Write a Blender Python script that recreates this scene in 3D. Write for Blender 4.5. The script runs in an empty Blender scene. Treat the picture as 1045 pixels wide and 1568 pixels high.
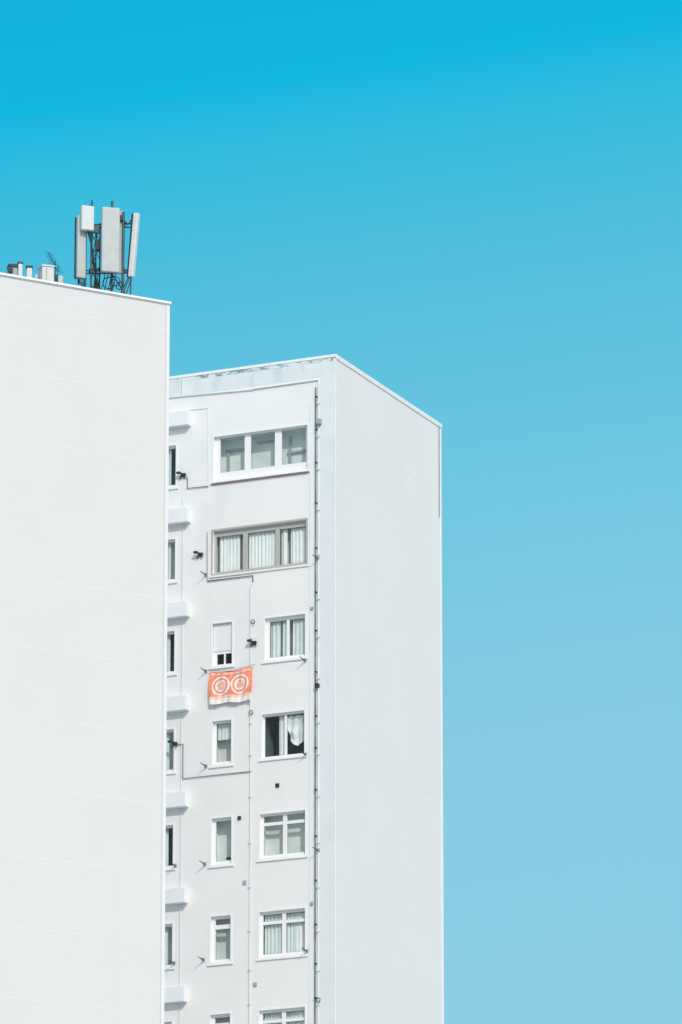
import bpy, math, random
from mathutils import Vector, Matrix
random.seed(7)
scn=bpy.context.scene
scn.view_settings.view_transform='Standard'; scn.view_settings.look='None'; scn.view_settings.exposure=0

# ---------------------------------------------------------------- materials
def mat(name,col,rough=.8,var=.03,scale=1.5,bump=.0,bscale=40,metal=0,stretch=(1,1,1),spec=.3,stain=None):
    m=bpy.data.materials.new(name);m.use_nodes=True;nt=m.node_tree;b=nt.nodes['Principled BSDF']
    b.inputs['Roughness'].default_value=rough;b.inputs['Metallic'].default_value=metal
    b.inputs['Specular IOR Level'].default_value=spec
    g=nt.nodes.new('ShaderNodeNewGeometry')
    mp=nt.nodes.new('ShaderNodeMapping');mp.inputs['Scale'].default_value=stretch
    nt.links.new(g.outputs['Position'],mp.inputs['Vector'])
    n=nt.nodes.new('ShaderNodeTexNoise');n.inputs['Scale'].default_value=scale;n.inputs['Detail'].default_value=6
    nt.links.new(mp.outputs[0],n.inputs['Vector'])
    r=nt.nodes.new('ShaderNodeValToRGB')
    r.color_ramp.elements[0].position=.3;r.color_ramp.elements[1].position=.7
    r.color_ramp.elements[0].color=tuple(max(0,c*(1-var)) for c in col)+(1,)
    r.color_ramp.elements[1].color=tuple(min(1,c*(1+var)) for c in col)+(1,)
    nt.links.new(n.outputs['Fac'],r.inputs[0]);out=r.outputs[0]
    if stain:
        scol,amt,thr,sc,st=stain
        mp2=nt.nodes.new('ShaderNodeMapping');mp2.inputs['Scale'].default_value=st
        nt.links.new(g.outputs['Position'],mp2.inputs['Vector'])
        n2=nt.nodes.new('ShaderNodeTexNoise');n2.inputs['Scale'].default_value=sc;n2.inputs['Detail'].default_value=8;n2.inputs['Roughness'].default_value=.65
        nt.links.new(mp2.outputs[0],n2.inputs['Vector'])
        mr=nt.nodes.new('ShaderNodeMapRange');mr.inputs[1].default_value=thr;mr.inputs[2].default_value=thr+.12;mr.inputs[3].default_value=0;mr.inputs[4].default_value=amt
        nt.links.new(n2.outputs['Fac'],mr.inputs[0])
        mx=nt.nodes.new('ShaderNodeMix');mx.data_type='RGBA';mx.inputs[7].default_value=scol+(1,)
        nt.links.new(mr.outputs[0],mx.inputs[0]);nt.links.new(out,mx.inputs[6]);out=mx.outputs[2]
    nt.links.new(out,b.inputs['Base Color'])
    if bump:
        n3=nt.nodes.new('ShaderNodeTexNoise');n3.inputs['Scale'].default_value=bscale;n3.inputs['Detail'].default_value=4
        nt.links.new(g.outputs['Position'],n3.inputs['Vector'])
        bp=nt.nodes.new('ShaderNodeBump');bp.inputs['Strength'].default_value=bump;bp.inputs['Distance'].default_value=.02
        nt.links.new(n3.outputs['Fac'],bp.inputs['Height']);nt.links.new(bp.outputs[0],b.inputs['Normal'])
    return m
M={}
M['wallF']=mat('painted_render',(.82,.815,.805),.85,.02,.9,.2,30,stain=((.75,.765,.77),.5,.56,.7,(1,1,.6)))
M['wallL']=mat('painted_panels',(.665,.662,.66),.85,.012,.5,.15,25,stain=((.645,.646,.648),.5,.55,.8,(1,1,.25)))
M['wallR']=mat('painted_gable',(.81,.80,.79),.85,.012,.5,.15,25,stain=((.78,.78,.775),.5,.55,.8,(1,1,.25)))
M['joint']=mat('joint_sealant',(.73,.73,.725),.7,.02,3)
M['jointR']=mat('gable_joint_sealant',(.85,.85,.84),.7,.02,3)
M['jointd']=mat('dark_joint_sealant',(.54,.55,.55),.8,.05,3)  # darker sealant tone for the thin line beside the corner trim
M['pil']=mat('blue_grey_paint',(.72,.76,.78),.85,.03,1.2,.2,30,stain=((.58,.64,.67),.5,.58,1.5,(1,1,.35)))
M['slab']=mat('slab_paint',(.80,.82,.83),.85,.03,1.2,.2,30)
M['band']=mat('weathered_band',(.71,.755,.775),.85,.05,1.5,.2,30,stain=((.52,.60,.64),.6,.55,1.6,(1.5,1.5,.5)))
M['chip']=mat('flaking_paint',(.72,.77,.79),.9,.05,3,.2,30,stain=((.10,.24,.29),.9,.47,2.6,(1,1,2)))
M['cop']=mat('coping_white',(.83,.83,.82),.6,.03,4)
M['frame']=mat('white_window_frame',(.85,.85,.85),.45,.02,6)
M['frameB']=mat('beige_window_frame',(.46,.45,.42),.5,.05,6)
M['sill']=mat('brown_sill',(.25,.17,.14),.7,.15,8)
M['room']=mat('room_plaster',(.74,.78,.76),.9,.12,1.3)
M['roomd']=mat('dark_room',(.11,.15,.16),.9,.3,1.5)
M['curt']=mat('curtain_cloth',(.86,.88,.87),.95,.04,4)
M['curtg']=mat('grey_curtain_cloth',(.72,.79,.79),.95,.06,4)
M['blind']=mat('roller_shutter',(.82,.83,.83),.6,.02,4)
M['dark']=mat('dark_metal',(.035,.05,.055),.5,.2,20,metal=.2)
M['pipeD']=mat('dark_teal_pipe',(.10,.19,.22),.5,.5,3)
M['pipeW']=mat('painted_pipe',(.68,.73,.74),.6,.08,5)
M['cable']=mat('grey_cable',(.22,.27,.28),.6,.2,9)
M['grey']=mat('grey_plastic',(.35,.40,.41),.6,.1,9)
M['ant']=mat('antenna_radome',(.47,.505,.50),.45,.05,5)
M['antw']=mat('white_radome',(.62,.65,.65),.45,.05,5)
M['galv']=mat('galvanised_steel',(.08,.115,.125),.5,.3,15,metal=.4)
M['roof']=mat('roof_membrane',(.35,.35,.34),.9,.1,2)
def glassmat():
    m=bpy.data.materials.new('window_glass');m.use_nodes=True;nt=m.node_tree;nt.nodes.clear()
    o=nt.nodes.new('ShaderNodeOutputMaterial');mx=nt.nodes.new('ShaderNodeMixShader')
    t=nt.nodes.new('ShaderNodeBsdfTransparent');t.inputs[0].default_value=(.92,.95,.94,1)
    g=nt.nodes.new('ShaderNodeBsdfGlossy');g.inputs['Roughness'].default_value=.03;g.inputs[0].default_value=(.9,.9,.9,1)
    f=nt.nodes.new('ShaderNodeFresnel');f.inputs[0].default_value=1.52
    ge=nt.nodes.new('ShaderNodeNewGeometry');n=nt.nodes.new('ShaderNodeTexNoise');n.inputs['Scale'].default_value=1.2
    nt.links.new(ge.outputs['Position'],n.inputs['Vector'])
    b=nt.nodes.new('ShaderNodeBump');b.inputs['Strength'].default_value=.08;b.inputs['Distance'].default_value=.05
    nt.links.new(n.outputs['Fac'],b.inputs['Height']);nt.links.new(b.outputs[0],g.inputs['Normal'])
    nt.links.new(f.outputs[0],mx.inputs[0]);nt.links.new(t.outputs[0],mx.inputs[1]);nt.links.new(g.outputs[0],mx.inputs[2]);nt.links.new(mx.outputs[0],o.inputs[0])
    return m
M['glass']=glassmat()

# ---------------------------------------------------------------- builders
def empty(name,loc=(0,0,0)):
    e=bpy.data.objects.new(name,None);e.location=loc;e.empty_display_size=.5
    bpy.context.collection.objects.link(e);return e
class MB:
    def __init__(s): s.v=[];s.f=[]
    def quad(s,*p):
        i=len(s.v);s.v+= [tuple(q) for q in p];s.f.append(tuple(range(i,i+len(p))))
    def build(s,name,m,parent=None,smooth=False,bevel=0):
        if not s.v: return None
        me=bpy.data.meshes.new(name);me.from_pydata(s.v,[],s.f);me.update()
        me.materials.append(m);ob=bpy.data.objects.new(name,me);bpy.context.collection.objects.link(ob)
        if smooth:
            for p in me.polygons:p.use_smooth=True
        if bevel:
            b=ob.modifiers.new('b','BEVEL');b.width=bevel;b.segments=2;b.limit_method='ANGLE'
        if parent:
            ob.parent=parent;ob.matrix_parent_inverse=Matrix.Translation(-Vector(parent.location))
        return ob
class Face:
    """vertical wall frame: u metres along the wall, z height, d metres outward"""
    def __init__(s,o,dx,n): s.o=Vector((o[0],o[1],0));s.dx=Vector((dx[0],dx[1],0)).normalized();s.n=Vector((n[0],n[1],0)).normalized()
    def P(s,u,z,d=0):
        w=s.o+s.dx*u+s.n*d;w.z=z;return w
    def box(s,mb,u0,u1,z0,z1,d0,d1):
        P=s.P
        a,b,c,d=P(u0,z0,d0),P(u1,z0,d0),P(u1,z1,d0),P(u0,z1,d0)
        e,f,g,h=P(u0,z0,d1),P(u1,z0,d1),P(u1,z1,d1),P(u0,z1,d1)
        i=len(mb.v);mb.v+=[tuple(q) for q in (a,b,c,d,e,f,g,h)]
        mb.f+=[tuple(i+k for k in q) for q in ((0,1,2,3),(4,7,6,5),(0,4,5,1),(1,5,6,2),(2,6,7,3),(3,7,4,0))]
    def plate(s,mb,u0,u1,z0,z1,holes,df,db,outer=True):
        us=sorted(set([u0,u1]+[h[0] for h in holes]+[h[1] for h in holes]));zs=sorted(set([z0,z1]+[h[2] for h in holes]+[h[3] for h in holes]))
        P=s.P
        for i in range(len(us)-1):
            for j in range(len(zs)-1):
                cu=(us[i]+us[i+1])/2;cz=(zs[j]+zs[j+1])/2
                if any(h[0]<cu<h[1] and h[2]<cz<h[3] for h in holes): continue
                mb.quad(P(us[i],zs[j],df),P(us[i+1],zs[j],df),P(us[i+1],zs[j+1],df),P(us[i],zs[j+1],df))
        for (a,b,c,d) in holes+([(u0,u1,z0,z1)] if outer else []):
            mb.quad(P(a,c,df),P(b,c,df),P(b,c,db),P(a,c,db));mb.quad(P(a,d,df),P(b,d,df),P(b,d,db),P(a,d,db))
            mb.quad(P(a,c,df),P(a,d,df),P(a,d,db),P(a,c,db));mb.quad(P(b,c,df),P(b,d,df),P(b,d,db),P(b,c,db))
def tube(name,pts,r,m,parent,res=3,bez=False):
    cu=bpy.data.curves.new(name,'CURVE');cu.dimensions='3D';cu.bevel_depth=r;cu.bevel_resolution=res;cu.use_fill_caps=True
    if bez:
        sp=cu.splines.new('NURBS');sp.points.add(len(pts)-1);sp.use_endpoint_u=True;sp.order_u=3
    else:
        sp=cu.splines.new('POLY');sp.points.add(len(pts)-1)
    for i,p in enumerate(pts): sp.points[i].co=(p[0],p[1],p[2],1)
    cu.materials.append(m);ob=bpy.data.objects.new(name,cu);bpy.context.collection.objects.link(ob)
    if parent:
        ob.parent=parent;ob.matrix_parent_inverse=Matrix.Translation(-Vector(parent.location))
    return ob

# ================================================================ RIGHT TOWER
C0=(-.159,165.0);HT=51.23
dL=(-.9029,.4299);dR=(.3973,.9177);nF=(-.4299,-.9029);nR=(.9177,-.3973)
F=Face(C0,dL,nF);S=Face(C0,dR,nR)
LEN=14.0;DEP=7.92
tower=empty('apartment_building',(C0[0],C0[1],0))
glass=MB();frames=MB();framesB=MB();room=MB();roomd=MB();curt=MB();curtg=MB();trim=MB();blind=MB();sills=MB();clut=MB()
holes=[]
def curtain(mb,u0,u1,z0,z1,d,amp=.014,per=.12,fall=0):
    n=max(6,int((u1-u0)/.015));ph=random.random()*6;per*=random.uniform(.85,1.3)
    for i in range(n):
        def q(k,top):
            u=u0+(u1-u0)*k/n;a=amp*(1 if top else 1.5)
            return F.P(u,z1 if top else z0,d+a*math.sin(u/per*6.28+ph+.8*math.sin(u*9))+.35*a*math.sin(u*37))
        mb.quad(q(i,0),q(i+1,0),q(i+1,1),q(i,1))
def window(u0,u1,z0,z1,panes,kind='room',fm=None,casing=True,rd=.09,cur=None,depth=.42):
    fm=fm if fm is not None else frames
    h=(u0+.03,u1-.03,z0+.03,z1-.03);holes.append(h)
    F.plate(fm,h[0],h[1],h[2],h[3],panes,-rd,-rd-.05)
    for p in panes:
        glass.quad(F.P(p[0],p[2],-rd-.025),F.P(p[1],p[2],-rd-.025),F.P(p[1],p[3],-rd-.025),F.P(p[0],p[3],-rd-.025))
        F.plate(clut,p[0],p[1],p[2],p[3],[(p[0]+.012,p[1]-.012,p[2]+.012,p[3]-.012)],-rd-.028,-rd-.035,False)
    if casing:
        F.plate(fm,u0-.02,u1+.02,z0-.02,z1+.02,[h],.012,0)
        F.box(trim,u0-.06,u1+.06,z0-.07,z0-.022,0,.04)
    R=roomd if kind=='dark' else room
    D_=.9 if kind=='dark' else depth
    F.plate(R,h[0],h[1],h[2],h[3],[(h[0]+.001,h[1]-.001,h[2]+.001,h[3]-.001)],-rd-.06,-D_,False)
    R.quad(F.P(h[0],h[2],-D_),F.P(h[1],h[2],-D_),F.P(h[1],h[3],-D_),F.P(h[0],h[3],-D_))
    if cur:
        for c in cur:
            curtain(c[4] if len(c)>4 else curt,c[0],c[1],c[2],c[3],-rd-.10)
# top floor: three-light window
window(.85,3.92,47.89,49.26,[(2.94,3.73,48.16,49.19),(1.97,2.75,48.16,49.19),(.97,1.76,48.16,49.19)],depth=.5)
F.box(sills,.83,3.94,47.80,47.84,0,.05)
F.box(clut,2.96,3.72,48.86,48.93,-.47,-.42);F.box(clut,3.60,3.66,48.16,48.88,-.46,-.42);F.box(clut,1.0,1.74,48.58,48.64,-.47,-.43)
F.box(clut,2.92,3.0,48.16,49.0,-.46,-.42);F.box(clut,1.62,1.68,48.16,49.1,-.46,-.42);F.box(clut,2.0,2.7,49.0,49.05,-.46,-.42)
# beige three-light window
window(.89,3.93,45.11,46.45,[(2.98,3.84,45.2,46.26),(1.94,2.84,45.2,46.26),(.94,1.82,45.2,46.26)],fm=framesB,
       cur=[(3.12,3.78,45.15,46.3),(1.94,2.84,45.15,46.3),(.94,1.5,45.15,46.3),(1.6,1.8,45.15,46.3)])
# floor C
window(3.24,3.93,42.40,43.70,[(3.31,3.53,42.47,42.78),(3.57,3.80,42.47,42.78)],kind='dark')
for k in range(14):
    z=42.86+k*.056;F.box(blind,3.285,3.885,z,z+.054,-.085,-.07)
window(.92,2.26,42.39,43.68,[(1.58,2.12,42.5,43.56),(.97,1.50,42.5,43.56)],cur=[(1.80,2.12,42.45,43.6,curtg),(1.55,1.74,42.45,43.6,curtg),(.97,1.42,42.45,43.6,curtg)])
# floor D
window(3.25,3.91,39.51,40.83,[(3.33,3.80,39.62,40.74)],cur=[(3.3,3.83,40.28,40.8,curtg)])
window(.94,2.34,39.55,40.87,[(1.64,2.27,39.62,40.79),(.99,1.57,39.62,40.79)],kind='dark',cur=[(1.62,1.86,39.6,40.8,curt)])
# floor E
window(3.23,3.92,36.61,38.0,[(3.31,3.80,36.74,37.9)],kind='room')
window(.91,2.39,36.65,37.98,[(1.68,2.29,36.77,37.62),(.98,1.56,36.77,37.62),(1.68,2.29,37.71,37.9),(.98,1.56,37.71,37.9)])
def flr(z,k):
    window(3.24,3.93,z,z+1.37,[(3.31,3.80,z+.11,z+.98),(3.31,3.80,z+1.1,z+1.27)],kind='room')
    window(.91,2.40,z+.02,z+1.37,[(1.70,2.30,z+.13,z+.98),(.98,1.58,z+.13,z+.98),(1.70,2.30,z+1.07,z+1.27),(.98,1.58,z+1.07,z+1.27)],
       cur=[(1.72,2.28,z+.1,z+1.3,curtg),(1.0,1.3,z+.1,z+1.3,curt),(1.3,1.58,z+.1,z+1.3,curtg)])
zs=[47.89,45.08,42.35,39.46,36.66,33.80]
for k in range(12):
    z=33.80-2.81*k
    if z<1:break
    flr(z,k)
    if k:zs.append(z)
for i,z in enumerate(zs):
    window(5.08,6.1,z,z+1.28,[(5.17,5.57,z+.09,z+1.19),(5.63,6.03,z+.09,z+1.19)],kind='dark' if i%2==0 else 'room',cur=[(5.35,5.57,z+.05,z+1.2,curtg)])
    window(7.0,8.4,z,z+1.3,[(7.08,7.66,z+.1,z+1.2),(7.74,8.32,z+.1,z+1.2)],cur=[(7.1,7.6,z+.05,z+1.22,curtg)])
    window(9.6,12.6,z,z+1.3,[(9.7,10.6,z+.1,z+1.2),(10.7,11.5,z+.1,z+1.2),(11.6,12.5,z+.1,z+1.2)],cur=[(9.8,10.6,z+.05,z+1.22)])
wf=MB();F.plate(wf,0,LEN,0,50.60,holes,0,-.10,False);wf.build('front_wall',M['wallF'],tower)
b=MB();F.plate(b,0,LEN,50.60,51.05,[],.004,0,True);b.build('weathered_parapet_band',M['band'],tower)
b=MB();F.plate(b,0,LEN,51.05,51.15,[],.008,0,True);b.build('flaking_paint_strip',M['chip'],tower)
b=MB();F.box(b,-.02,LEN,51.15,51.23,-.25,.025);b.build('front_coping',M['cop'],tower)
b=MB();F.box(b,0.10,.47,0,50.97,0,.014);b.build('corner_pilaster',M['pil'],tower)
b=MB();F.box(b,0,.075,0,51.1,0,.016);b.build('corner_trim',M['pil'],tower)
glass.build('window_glass',M['glass'],tower);frames.build('window_frames',M['frame'],tower);framesB.build('beige_window_frame',M['frameB'],tower)
room.build('rooms_behind_windows',M['room'],tower);roomd.build('dark_rooms_behind_windows',M['roomd'],tower)
curt.build('curtains',M['curt'],tower,True);curtg.build('grey_curtains',M['curtg'],tower,True)
trim.build('window_sills',M['frame'],tower);blind.build('roller_shutter',M['blind'],tower);sills.build('brown_window_sill',M['sill'],tower)
clut.build('window_gaskets_and_inner_fittings',M['grey'],tower)
# gable side
b=MB();S.plate(b,0,DEP,0,51.10,[],0,-.1,False);b.build('gable_wall',M['wallR'],tower)
b=MB()
z=49.05
while z>0:
    S.box(b,.05,DEP-.1,z,z+.02,0,.0025);z-=1.87
b.build('gable_panel_joints',M['jointR'],tower)
b=MB();S.box(b,.03,DEP,51.10,51.225,-.25,.03);b.build('gable_coping',M['cop'],tower)
b=MB();S.box(b,0,.05,0,51.09,0,.008);b.build('gable_corner_bead',M['jointR'],tower)
b=MB();S.box(b,DEP-.1,DEP,0,51.09,0,.008);b.build('gable_far_bead',M['jointR'],tower)
tube('gable_conductor',[S.P(DEP-.22,51.08,.03),S.P(DEP-.22,48.3,.03)],.012,M['cable'],tower)
p=[S.P(0,0,0),S.P(DEP,0,0)];q0=F.P(LEN,0,0);q1=q0+(p[1]-p[0])
def up(v,z): return Vector((v.x,v.y,z))
b=MB()
b.quad(up(p[1],0),up(q1,0),up(q1,51.1),up(p[1],51.1));b.quad(up(q0,0),up(q1,0),up(q1,51.1),up(q0,51.1))
b.build('rear_walls',M['wallR'],tower)
b=MB();b.quad(up(p[0],50.9),up(p[1],50.9),up(q1,50.9),up(q0,50.9));b.build('roof',M['roof'],tower)
b=MB()
for z in [49.62,46.72,43.92,41.16,38.34,35.56,32.72]+[32.72-2.81*k for k in range(1,11)]:
    F.box(b,4.62,6.6,z+.03,z+.47,0,.22)
b.build('projecting_slabs',M['slab'],tower,bevel=.01)
# pipes and cables
tube('dark_downpipe',[F.P(.60,50.3,.05),F.P(.60,0,.05)],.019,M['pipeD'],tower)
tube('white_downpipe',[F.P(2.63,50.51,.03),F.P(.52,50.52,.03),F.P(.52,0,.03)],.020,M['pipeW'],tower)
tube('parapet_pipe',[F.P(4.9,51.1,.03),F.P(4.91,50.58,.03),F.P(2.63,50.49,.03)],.016,M['pipeW'],tower)
tube('parapet_pipe_end',[F.P(4.9,50.58,.03),F.P(5.9,50.6,.03)],.016,M['pipeW'],tower)
tube('cable_run_top',[F.P(4.86,48.15,.04),F.P(4.72,48.1,.03),F.P(4.72,47.79,.03),F.P(4.06,47.77,.03)],.012,M['dark'],tower)
tube('cable_run_upper',[F.P(4.05,47.75,.012),F.P(4.08,50.12,.012),F.P(4.69,50.14,.012)],.008,M['pipeW'],tower)
tube('cable_run_mid',[F.P(2.60,44.75,.03),F.P(2.60,44.95,.03),F.P(4.05,44.95,.03)],.014,M['dark'],tower)
tube('cable_run_mid_riser',[F.P(4.06,44.95,.03),F.P(4.07,46.41,.03)],.010,M['cable'],tower)
tube('cable_riser',[F.P(2.60,44.75,.03),F.P(2.68,44.61,.03),F.P(2.66,39.26,.03),F.P(2.65,0,.03)],.014,M['pipeW'],tower)
tube('cable_run_low',[F.P(5.1,40.22,.03),F.P(4.80,40.23,.03),F.P(4.80,39.22,.03),F.P(2.62,39.22,.03)],.012,M['dark'],tower)
tube('left_riser',[F.P(4.86,47.5,.03),F.P(4.83,0,.03)],.012,M['pipeW'],tower)
tube('joint_riser',[F.P(.80,49.9,.01),F.P(.80,0,.01)],.007,M['pipeW'],tower)
b=MB();bw=MB()
z=50.0
while z>1:
    F.box(b,.57,.63,z,z+.035,0,.072);F.box(bw,.485,.555,z-.2,z-.16,0,.06)
    if z<44: F.box(bw,2.62,2.70,z,z+.03,0,.05)
    z-=1.13+random.uniform(-.25,.25)
b.build('downpipe_clips',M['dark'],tower);bw.build('pipe_clips',M['pipeW'],tower)
def lamp(u,z,k=1):
    b=MB();F.box(b,u-.03,u+.06,z-.05,z+.06,0,.07);F.box(b,u-.13*k,u+.0,z-.02,z+.01,.05,.09)
    F.box(b,u+.03,u+.15,z+.03,z+.09,.07,.17);F.box(b,u+.06,u+.1,z-.11,z-.05,.02,.06)
    F.box(b,u-.10,u-.05,z-.08,z+.05,.04,.08)
    b.build('junction_and_flood_light',M['dark'],tower,bevel=.008)
for u,z in ((4.87,48.20),(4.30,45.76),(2.57,42.96),(5.08,40.26)): lamp(u,z)
def bracket(u,z):
    b=MB();F.box(b,u-.05,u+.02,z-.05,z+.04,0,.05);b.build('clothes_line_bracket',M['grey'],tower,bevel=.005)
    tube('clothes_line_arm',[F.P(u-.02,z-.02,.03),F.P(u+.03,z+.03,.30)],.011,M['dark'],tower)
    tube('clothes_line_arm_stay',[F.P(u-.04,z-.05,.03),F.P(u+.02,z-.0,.2)],.006,M['dark'],tower)
for u,z in ((4.12,45.16),(4.10,42.31),(.95,42.30),(4.08,39.53),(.93,39.56),(4.09,36.69),(.53,36.76),(4.12,33.94),(.88,33.92),(5.03,36.73),(5.05,33.92),(.55,45.24),(4.1,31.13),(.9,31.1)): bracket(u,z)
def ring(u,z,r=.06):
    pts=[F.P(u+r*math.cos(a*.5236),z+r*math.sin(a*.5236),.06) for a in range(13)]
    tube('cable_coil',pts,.011,M['dark'],tower)
for u,z in ((2.58,43.58),(2.63,40.93),(.50,32.48)): ring(u,z)
b=MB();F.box(b,1.75,1.87,38.68,38.80,0,.03);F.box(b,.49,.60,41.44,41.56,.0,.12);F.box(b,2.95,3.05,37.86,37.96,0,.05);b.build('wall_vent_dark',M['dark'],tower,bevel=.01)
b=MB();F.box(b,2.77,2.89,35.97,36.09,0,.03);F.box(b,2.43,2.55,33.03,33.15,0,.03);F.box(b,.42,.56,49.18,49.34,.0,.14);F.box(b,.68,.76,43.75,43.83,0,.05);F.box(b,.68,.76,35.2,35.3,0,.05);b.build('wall_vent_grey',M['grey'],tower,bevel=.01)
b=MB();F.box(b,3.40,3.54,36.76,36.88,-.3,-.22);b.build('pot_on_sill',M['dark'],tower,bevel=.03)
cl=MB()
n=14
for i in range(n):
    for j in range(10):
        def q(i,j):
            s=i/n;t=j/10
            u=1.56-.52*s+.05*math.sin(t*5);z=40.77-t*(.60+.28*math.sin(s*2.6+.4))
            return F.P(u,z,-.20+.03*math.sin(s*14+t*5)+.02*math.sin(t*13))
        cl.quad(q(i,j),q(i+1,j),q(i+1,j+1),q(i,j+1))
cl.build('hanging_laundry',M['curt'],tower,True)

# ================================================================ BANNER (orange and white cloth)
flag=empty('hanging_banner',tuple(F.P(3.25,41.8,.1)))
nu,nz=150,110
vs=[];fs=[];cols=[]
def pat(s,t):
    o=(.90,.26,.15);w=(.88,.81,.78);pk=(.90,.58,.49);m_=(.90,.40,.29)
    wav=.02*math.sin(s*21)+.012*math.sin(s*47)
    if t<.15+wav: return w
    if t<.20+wav: return pk
    if s<.03 or s>.97: return o
    if t>.95: return o
    for cx in (.28,.71):
        dx=(s-cx)*1.34;dy=(t-.56)*.95
        r=math.hypot(dx,dy);a=math.atan2(dy,dx)
        if r<.13: return pk if math.sin(a*3+cx*9)+.4*math.sin(r*60)>.1 else m_
        if r<.175: return w
        if r<.235: return o
        if r<.285: return w
    if t>.90 or t<.24: return pk
    return o
for j in range(nz+1):
    for i in range(nu+1):
        s=i/nu;t=j/nz
        u=3.94-1.34*s+.02*math.sin(t*4)*(1 if s<.5 else -1)
        sag=.10*math.sin(math.pi*s)+.02*abs(math.sin(2*math.pi*s))
        z=42.26+.02*s-sag*.6-(1-t)*(.97+.015*math.sin(s*12)-.06*math.sin(math.pi*s)+.03*s)
        d=.07+.018*math.sin(s*14+t*3)+.010*math.sin(s*41-t*6)+.04*(1-t)
        vs.append(tuple(F.P(u,z,d)));cols.append(pat(s,t))
for j in range(nz):
    for i in range(nu):
        a=j*(nu+1)+i;fs.append((a,a+1,a+nu+2,a+nu+1))
me=bpy.data.meshes.new('cloth');me.from_pydata(vs,[],fs);me.update()
ca=me.color_attributes.new('print','FLOAT_COLOR','POINT')
for i,c in enumerate(cols): ca.data[i].color=c+(1,)
for p_ in me.polygons:p_.use_smooth=True
m=bpy.data.materials.new('printed_cloth');m.use_nodes=True;nt=m.node_tree;bs=nt.nodes['Principled BSDF'];bs.inputs['Roughness'].default_value=.9
at=nt.nodes.new('ShaderNodeVertexColor');at.layer_name='print'
nn=nt.nodes.new('ShaderNodeTexNoise');nn.inputs['Scale'].default_value=9;mx=nt.nodes.new('ShaderNodeMix');mx.data_type='RGBA';mx.blend_type='MIX';mx.inputs[7].default_value=(.9,.7,.62,1)
mr=nt.nodes.new('ShaderNodeMapRange');mr.inputs[1].default_value=.5;mr.inputs[2].default_value=.8;mr.inputs[4].default_value=.4
nt.links.new(nn.outputs['Fac'],mr.inputs[0]);nt.links.new(mr.outputs[0],mx.inputs[0]);nt.links.new(at.outputs[0],mx.inputs[6]);nt.links.new(mx.outputs[2],bs.inputs['Base Color'])
me.materials.append(m);ob=bpy.data.objects.new('cloth',me);bpy.context.collection.objects.link(ob);ob.parent=flag;ob.matrix_parent_inverse=Matrix.Translation(-Vector(flag.location))
tube('line',[F.P(4.0,42.30,.07),F.P(3.3,42.20,.09),F.P(2.5,42.32,.07)],.008,M['cable'],flag)

# ================================================================ LEFT BLOCK
C1=(-4.627,155.0);H1=49.70
dA=(-.8604,-.5095);nA=(.5095,-.8604)
A=Face(C1,dA,nA);LA=18;DA=12
blk=empty('apartment_building',(C1[0],C1[1],0))
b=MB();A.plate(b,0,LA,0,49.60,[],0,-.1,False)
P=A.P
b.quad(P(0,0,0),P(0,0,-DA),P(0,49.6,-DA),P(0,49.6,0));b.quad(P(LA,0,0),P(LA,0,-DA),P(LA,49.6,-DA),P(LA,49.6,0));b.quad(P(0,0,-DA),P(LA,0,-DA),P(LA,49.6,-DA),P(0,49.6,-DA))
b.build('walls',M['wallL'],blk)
b=MB();b.quad(P(0,49.3,0),P(LA,49.3,0),P(LA,49.3,-DA),P(0,49.3,-DA));b.build('roof',M['roof'],blk)
b=MB();z=48.88
while z>0:
    A.box(b,.14,LA,z,z+.020,0,.002);z-=1.868
b.build('panel_joints',M['joint'],blk)
b=MB();A.box(b,-.04,LA,49.64,49.70,-.3,.03);A.box(b,-.04,.26,49.64,49.70,-DA,-.302);b.build('parapet_coping',M['cop'],blk)
b=MB();A.box(b,-.02,LA,49.60,49.64,-.25,.015);b.build('coping_drip',M['grey'],blk)
b=MB();A.box(b,0,.10,0,49.59,0,.01);b.build('corner_trim',M['joint'],blk)
b=MB();A.box(b,.105,.125,0,49.59,0,.004);b.build('corner_gap',M['jointd'],blk)

# ================================================================ ROOF EQUIPMENT
Y=155.5
def rbox(name,parent,m,c,size,rz=0,rx=0,ry=0,bev=.02):
    me=bpy.data.meshes.new(name);x,y,z=[v/2 for v in size]
    v=[(-x,-y,-z),(x,-y,-z),(x,y,-z),(-x,y,-z),(-x,-y,z),(x,-y,z),(x,y,z),(-x,y,z)]
    me.from_pydata(v,[],[(0,3,2,1),(4,5,6,7),(0,1,5,4),(1,2,6,5),(2,3,7,6),(3,0,4,7)]);me.materials.append(m)
    ob=bpy.data.objects.new(name,me);bpy.context.collection.objects.link(ob)
    ob.location=c;ob.rotation_euler=(rx,ry,rz)
    if bev:
        bb=ob.modifiers.new('b','BEVEL');bb.width=bev;bb.segments=3
    if parent: ob.parent=parent;ob.matrix_parent_inverse=Matrix.Translation(-Vector(parent.location))
    return ob
mast=empty('cell_antenna_mast',(-6.4,Y,49.3))
D=math.radians
V=Vector
def pole(x,y,z0,z1,r=.035,m='galv'): return tube('pole',[V((x,y,z0)),V((x,y,z1))],r,M[m],mast)
pole(-6.78,Y+.05,49.3,52.76,.03);pole(-6.23,Y+.12,49.3,52.76,.035);pole(-5.92,Y,49.3,52.41,.04);pole(-7.12,Y+.15,50.4,52.3,.03);pole(-6.95,Y+.25,49.3,52.0,.03)
legs=[(-6.80,Y+.3),(-6.56,Y+.3),(-6.68,Y+.52)]
for x,y in legs: tube('lattice_leg',[V((x,y,49.3)),V((x,y,52.2))],.020,M['galv'],mast)
k=0;z=49.35
while z<52.1:
    for i in range(3):
        a=legs[i];c=legs[(i+1)%3]
        tube('lattice_brace',[V((a[0],a[1],z)),V((c[0],c[1],z+.26 if k%2 else z))],.010,M['galv'],mast,1)
    z+=.26;k+=1
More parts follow.
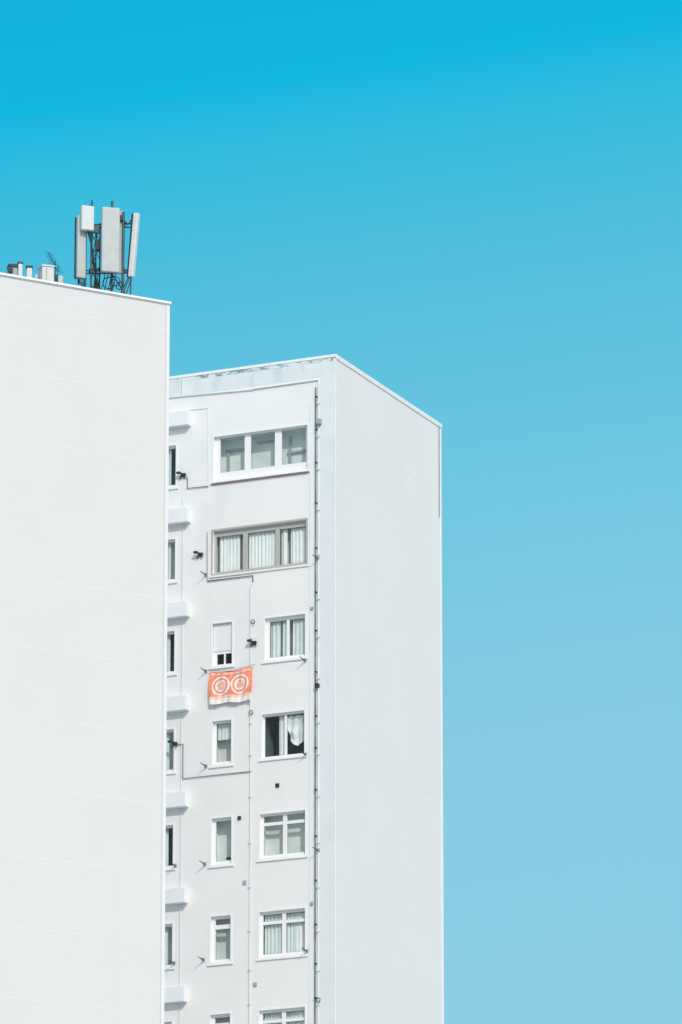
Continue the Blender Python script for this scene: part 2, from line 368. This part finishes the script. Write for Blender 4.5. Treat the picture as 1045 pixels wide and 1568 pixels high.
for z in (52.12,52.02,50.72,50.80):
    tube('cross_arm',[V((-7.15,Y+.18,z)),V((-6.6,Y+.22,z+.01)),V((-5.62,Y+.06,z-.02))],.020,M['galv'],mast)
for x in (-7.08,-6.78,-6.23,-5.92):
    for z in (52.08,50.76):
        rbox('clamp',mast,M['dark'],(x,Y+.08,z),(.11,.14,.12),.2,bev=.01)
rbox('sector_panel',mast,M['ant'],(-7.06,Y-.02,51.40),(.26,.14,1.78),D(24),bev=.035)
rbox('sector_panel_back',mast,M['dark'],(-7.19,Y+.06,51.40),(.10,.06,1.74),D(24),bev=.015)
rbox('remote_radio_unit',mast,M['antw'],(-6.90,Y-.16,52.17),(.36,.18,.70),D(20),bev=.03)
rbox('sector_panel',mast,M['ant'],(-6.26,Y-.16,51.555),(.50,.15,1.85),D(14),bev=.04)
rbox('sector_panel_spine',mast,M['grey'],(-6.03,Y+.02,51.555),(.16,.09,1.78),D(14),bev=.01)
rbox('sector_panel',mast,M['antw'],(-5.62,Y-.03,51.45),(.15,.16,1.82),D(-24),rx=D(-1),ry=D(4.2),bev=.03)
rbox('sector_panel_spine',mast,M['dark'],(-5.715,Y+.0,51.45),(.05,.10,1.80),D(-24),ry=D(4.2),bev=.01)
tube('tilt_bracket',[V((-5.92,Y,52.2)),V((-5.80,Y,52.05)),V((-5.66,Y+.05,52.26))],.022,M['dark'],mast)
tube('tilt_bracket',[V((-5.92,Y,50.78)),V((-5.78,Y,50.72))],.022,M['dark'],mast)
rbox('small_amplifier',mast,M['dark'],(-5.98,Y-.05,52.22),(.12,.1,.16),bev=.01)
rbox('small_amplifier',mast,M['galv'],(-6.66,Y+.1,51.95),(.16,.12,.22),bev=.01)
rbox('small_amplifier',mast,M['dark'],(-6.62,Y+.1,51.5),(.12,.12,.3),bev=.01)
def loop(a,b_,sag,side=0):
    pts=[V(a)]
    for t in (.2,.4,.6,.8):
        p=V(a).lerp(V(b_),t);p.z-=sag*math.sin(math.pi*t);p.x+=side*math.sin(math.pi*t)+random.uniform(-.03,.03);pts.append(p)
    pts.append(V(b_));tube('feeder_cable',pts,.013,M['dark'],mast,2,True)
for i in range(4): loop((-6.40+.10*i,Y-.12,50.65),(-6.66+.04*i,Y+.2,50.2-.1*i),.30+.05*i)
for i in range(3): loop((-7.12+.06*i,Y-.02,50.53),(-6.75,Y+.2,50.2-.1*i),.22+.07*i)
for i in range(3): loop((-5.76+.04*i,Y-.03,50.58),(-6.45,Y+.2,50.05-.05*i),.25+.08*i,.08)
for i in range(4): loop((-6.9+.03*i,Y-.12,51.83),(-6.72+.04*i,Y+.25,50.3),.1,.12-.05*i)
for i in range(3): loop((-6.63,Y+.05,52.0-.2*i),(-6.6,Y+.2,50.3),.0,-.1+.08*i)
for cx,cz,r in ((-6.12,50.42,.13),(-6.3,50.38,.16),(-6.0,50.3,.1)):
    tube('cable_coil',[V((cx+r*math.cos(a*.4),Y-.05+.02*a/16,cz+r*math.sin(a*.4))) for a in range(17)],.014,M['dark'],mast)
tube('guy_strut',[V((-5.92,Y,50.45)),V((-5.75,Y,49.3))],.02,M['galv'],mast)
tube('guy_strut',[V((-6.23,Y+.1,50.7)),V((-5.85,Y+.05,50.1))],.02,M['galv'],mast)
tube('guy_strut',[V((-5.70,Y+.05,50.55)),V((-5.72,Y+.05,49.3))],.022,M['galv'],mast)
rbox('mast_base',mast,M['grey'],(-6.5,Y+.3,49.42),(1.4,.6,.24),.1)
hv=empty('rooftop_ventilation_unit',(-8.85,Y,49.3))
rbox('housing',hv,M['grey'],(-8.92,Y,50.1),(.26,.3,1.45),.2,bev=.03)
rbox('cap',hv,M['dark'],(-8.90,Y,50.84),(.30,.34,.10),.2,bev=.02)
rbox('cowl',hv,M['dark'],(-8.98,Y-.05,50.70),(.12,.34,.14),.2,bev=.02)
rbox('flue',hv,M['antw'],(-8.70,Y-.1,50.15),(.12,.12,1.5),.2,bev=.03)
rbox('flue_cap',hv,M['galv'],(-8.70,Y-.1,50.93),(.15,.15,.05),.2,bev=.01)
rbox('base',hv,M['ant'],(-8.8,Y,49.6),(.6,.5,.6),.2)
ch=empty('roof_chimney',(-8.45,Y,49.3))
rbox('stack',ch,M['antw'],(-8.46,Y,50.05),(.15,.2,1.5),.1,bev=.02);rbox('cap',ch,M['dark'],(-8.46,Y,50.83),(.19,.24,.05),.1,bev=.01)
rbox('flue',ch,M['ant'],(-8.27,Y,49.95),(.08,.1,1.35),.1,bev=.01)
cb=empty('rooftop_cabinet',(-7.95,Y,49.3))
rbox('body',cb,M['antw'],(-8.00,Y,50.05),(.34,.4,1.5),.35,bev=.02);rbox('lid',cb,M['antw'],(-8.00,Y,50.82),(.38,.44,.05),.35,bev=.01)
rbox('side_box',cb,M['ant'],(-7.62,Y,49.95),(.14,.2,1.25),.2,bev=.02);rbox('vent_stub',cb,M['dark'],(-7.73,Y-.02,50.48),(.07,.1,.28),.2,bev=.01)
rbox('door_panel',cb,M['grey'],(-7.98,Y-.215,50.1),(.02,.01,1.3),.35,bev=0)
ya=empty('tv_aerial',(-7.78,Y,49.3))
tube('aerial_pole',[V((-7.76,Y,49.3)),V((-7.76,Y,51.0))],.014,M['dark'],ya)
a0=V((-7.93,Y-.3,51.16));a1=V((-7.70,Y+.25,50.80))
tube('boom',[a0,a1],.010,M['dark'],ya)
for i in range(9):
    p=a0.lerp(a1,i/8);l=.11+.006*i;tube('element',[p+V((-l,-.03,.02)),p+V((l,.03,-.02))],.006,M['dark'],ya,1)
tube('reflector',[a1+V((0,0,-.18)),a1+V((.02,0,.18))],.008,M['dark'],ya,1)

# ================================================================ GROUND
g=MB();g.quad((-3000,-3000,0),(3000,-3000,0),(3000,5000,0),(-3000,5000,0))
g.build('ground',mat('pale_paving',(.48,.465,.435),.9,.15,.15,.3,3))

# ================================================================ LIGHT
SAZ=(.24,-.971);EL=D(36)
sd=V((SAZ[0]*math.cos(EL),SAZ[1]*math.cos(EL),math.sin(EL))).normalized()
sl=bpy.data.lights.new('sun','SUN');sl.energy=2.1;sl.angle=D(.5);sl.color=(1,.965,.92)
so=bpy.data.objects.new('sun',sl);bpy.context.collection.objects.link(so);so.location=(20,20,90)
so.rotation_euler=(-sd).to_track_quat('-Z','Y').to_euler()
w=bpy.data.worlds.new('World');scn.world=w;w.use_nodes=True;nt=w.node_tree;bg=nt.nodes['Background'];bg.inputs[1].default_value=.1
sky=nt.nodes.new('ShaderNodeTexSky');sky.sky_type='NISHITA';sky.sun_disc=False;sky.sun_elevation=EL;sky.sun_rotation=math.atan2(SAZ[0],SAZ[1])
tc=nt.nodes.new('ShaderNodeTexCoord')
dt=nt.nodes.new('ShaderNodeVectorMath');dt.operation='DOT_PRODUCT';dt.inputs[1].default_value=(-.13,0,1)
nt.links.new(tc.outputs['Generated'],dt.inputs[0])
rp=nt.nodes.new('ShaderNodeValToRGB');el=rp.color_ramp.elements
def lin(c): return tuple(((v/255)/12.92 if v/255<=.04045 else ((v/255+.055)/1.055)**2.4) for v in c)
st=[(.0,(165,214,230)),(.18,(138,206,228)),(.218,(135,205,228)),(.239,(126,203,227)),(.26,(114,200,226)),(.281,(98,196,224)),(.302,(78,191,222)),(.318,(52,189,223)),(.332,(0,185,224)),(.348,(0,179,220)),(.6,(0,140,200)),(1,(0,105,170))]
el[0].position=0;el[0].color=lin(st[0][1])+(1,)
el[1].position=1;el[1].color=lin(st[-1][1])+(1,)
for p_,c_ in st[1:-1]:
    e=el.new(p_);e.color=lin(c_)+(1,)
nt.links.new(dt.outputs['Value'],rp.inputs[0])
sc=nt.nodes.new('ShaderNodeVectorMath');sc.operation='SCALE';sc.inputs[3].default_value=10
nt.links.new(rp.outputs[0],sc.inputs[0])
mx=nt.nodes.new('ShaderNodeMix');mx.data_type='RGBA';mx.inputs[0].default_value=.04
nt.links.new(sc.outputs[0],mx.inputs[6]);nt.links.new(sky.outputs[0],mx.inputs[7])
d2=nt.nodes.new('ShaderNodeVectorMath');d2.operation='DOT_PRODUCT';d2.inputs[1].default_value=tuple(sd);nt.links.new(tc.outputs['Generated'],d2.inputs[0])
m1=nt.nodes.new('ShaderNodeMath');m1.operation='MAXIMUM';m1.inputs[1].default_value=0;nt.links.new(d2.outputs['Value'],m1.inputs[0])
m2=nt.nodes.new('ShaderNodeMath');m2.operation='POWER';m2.inputs[1].default_value=2.0;nt.links.new(m1.outputs[0],m2.inputs[0])
mx2=nt.nodes.new('ShaderNodeMix');mx2.data_type='RGBA';mx2.inputs[7].default_value=(14,13.4,12.7,1)
nt.links.new(m2.outputs[0],mx2.inputs[0]);nt.links.new(mx.outputs[2],mx2.inputs[6]);nt.links.new(mx2.outputs[2],bg.inputs[0])

# ================================================================ CAMERA
cd=bpy.data.cameras.new('camera');co=bpy.data.objects.new('camera',cd);bpy.context.collection.objects.link(co)
co.location=(0,0,1.7);co.rotation_euler=(math.pi/2+math.atan(2500/9200),0,0)
cd.sensor_fit='HORIZONTAL';cd.sensor_width=36;cd.lens=36*9200/1045;cd.clip_start=1;cd.clip_end=8000
scn.camera=co
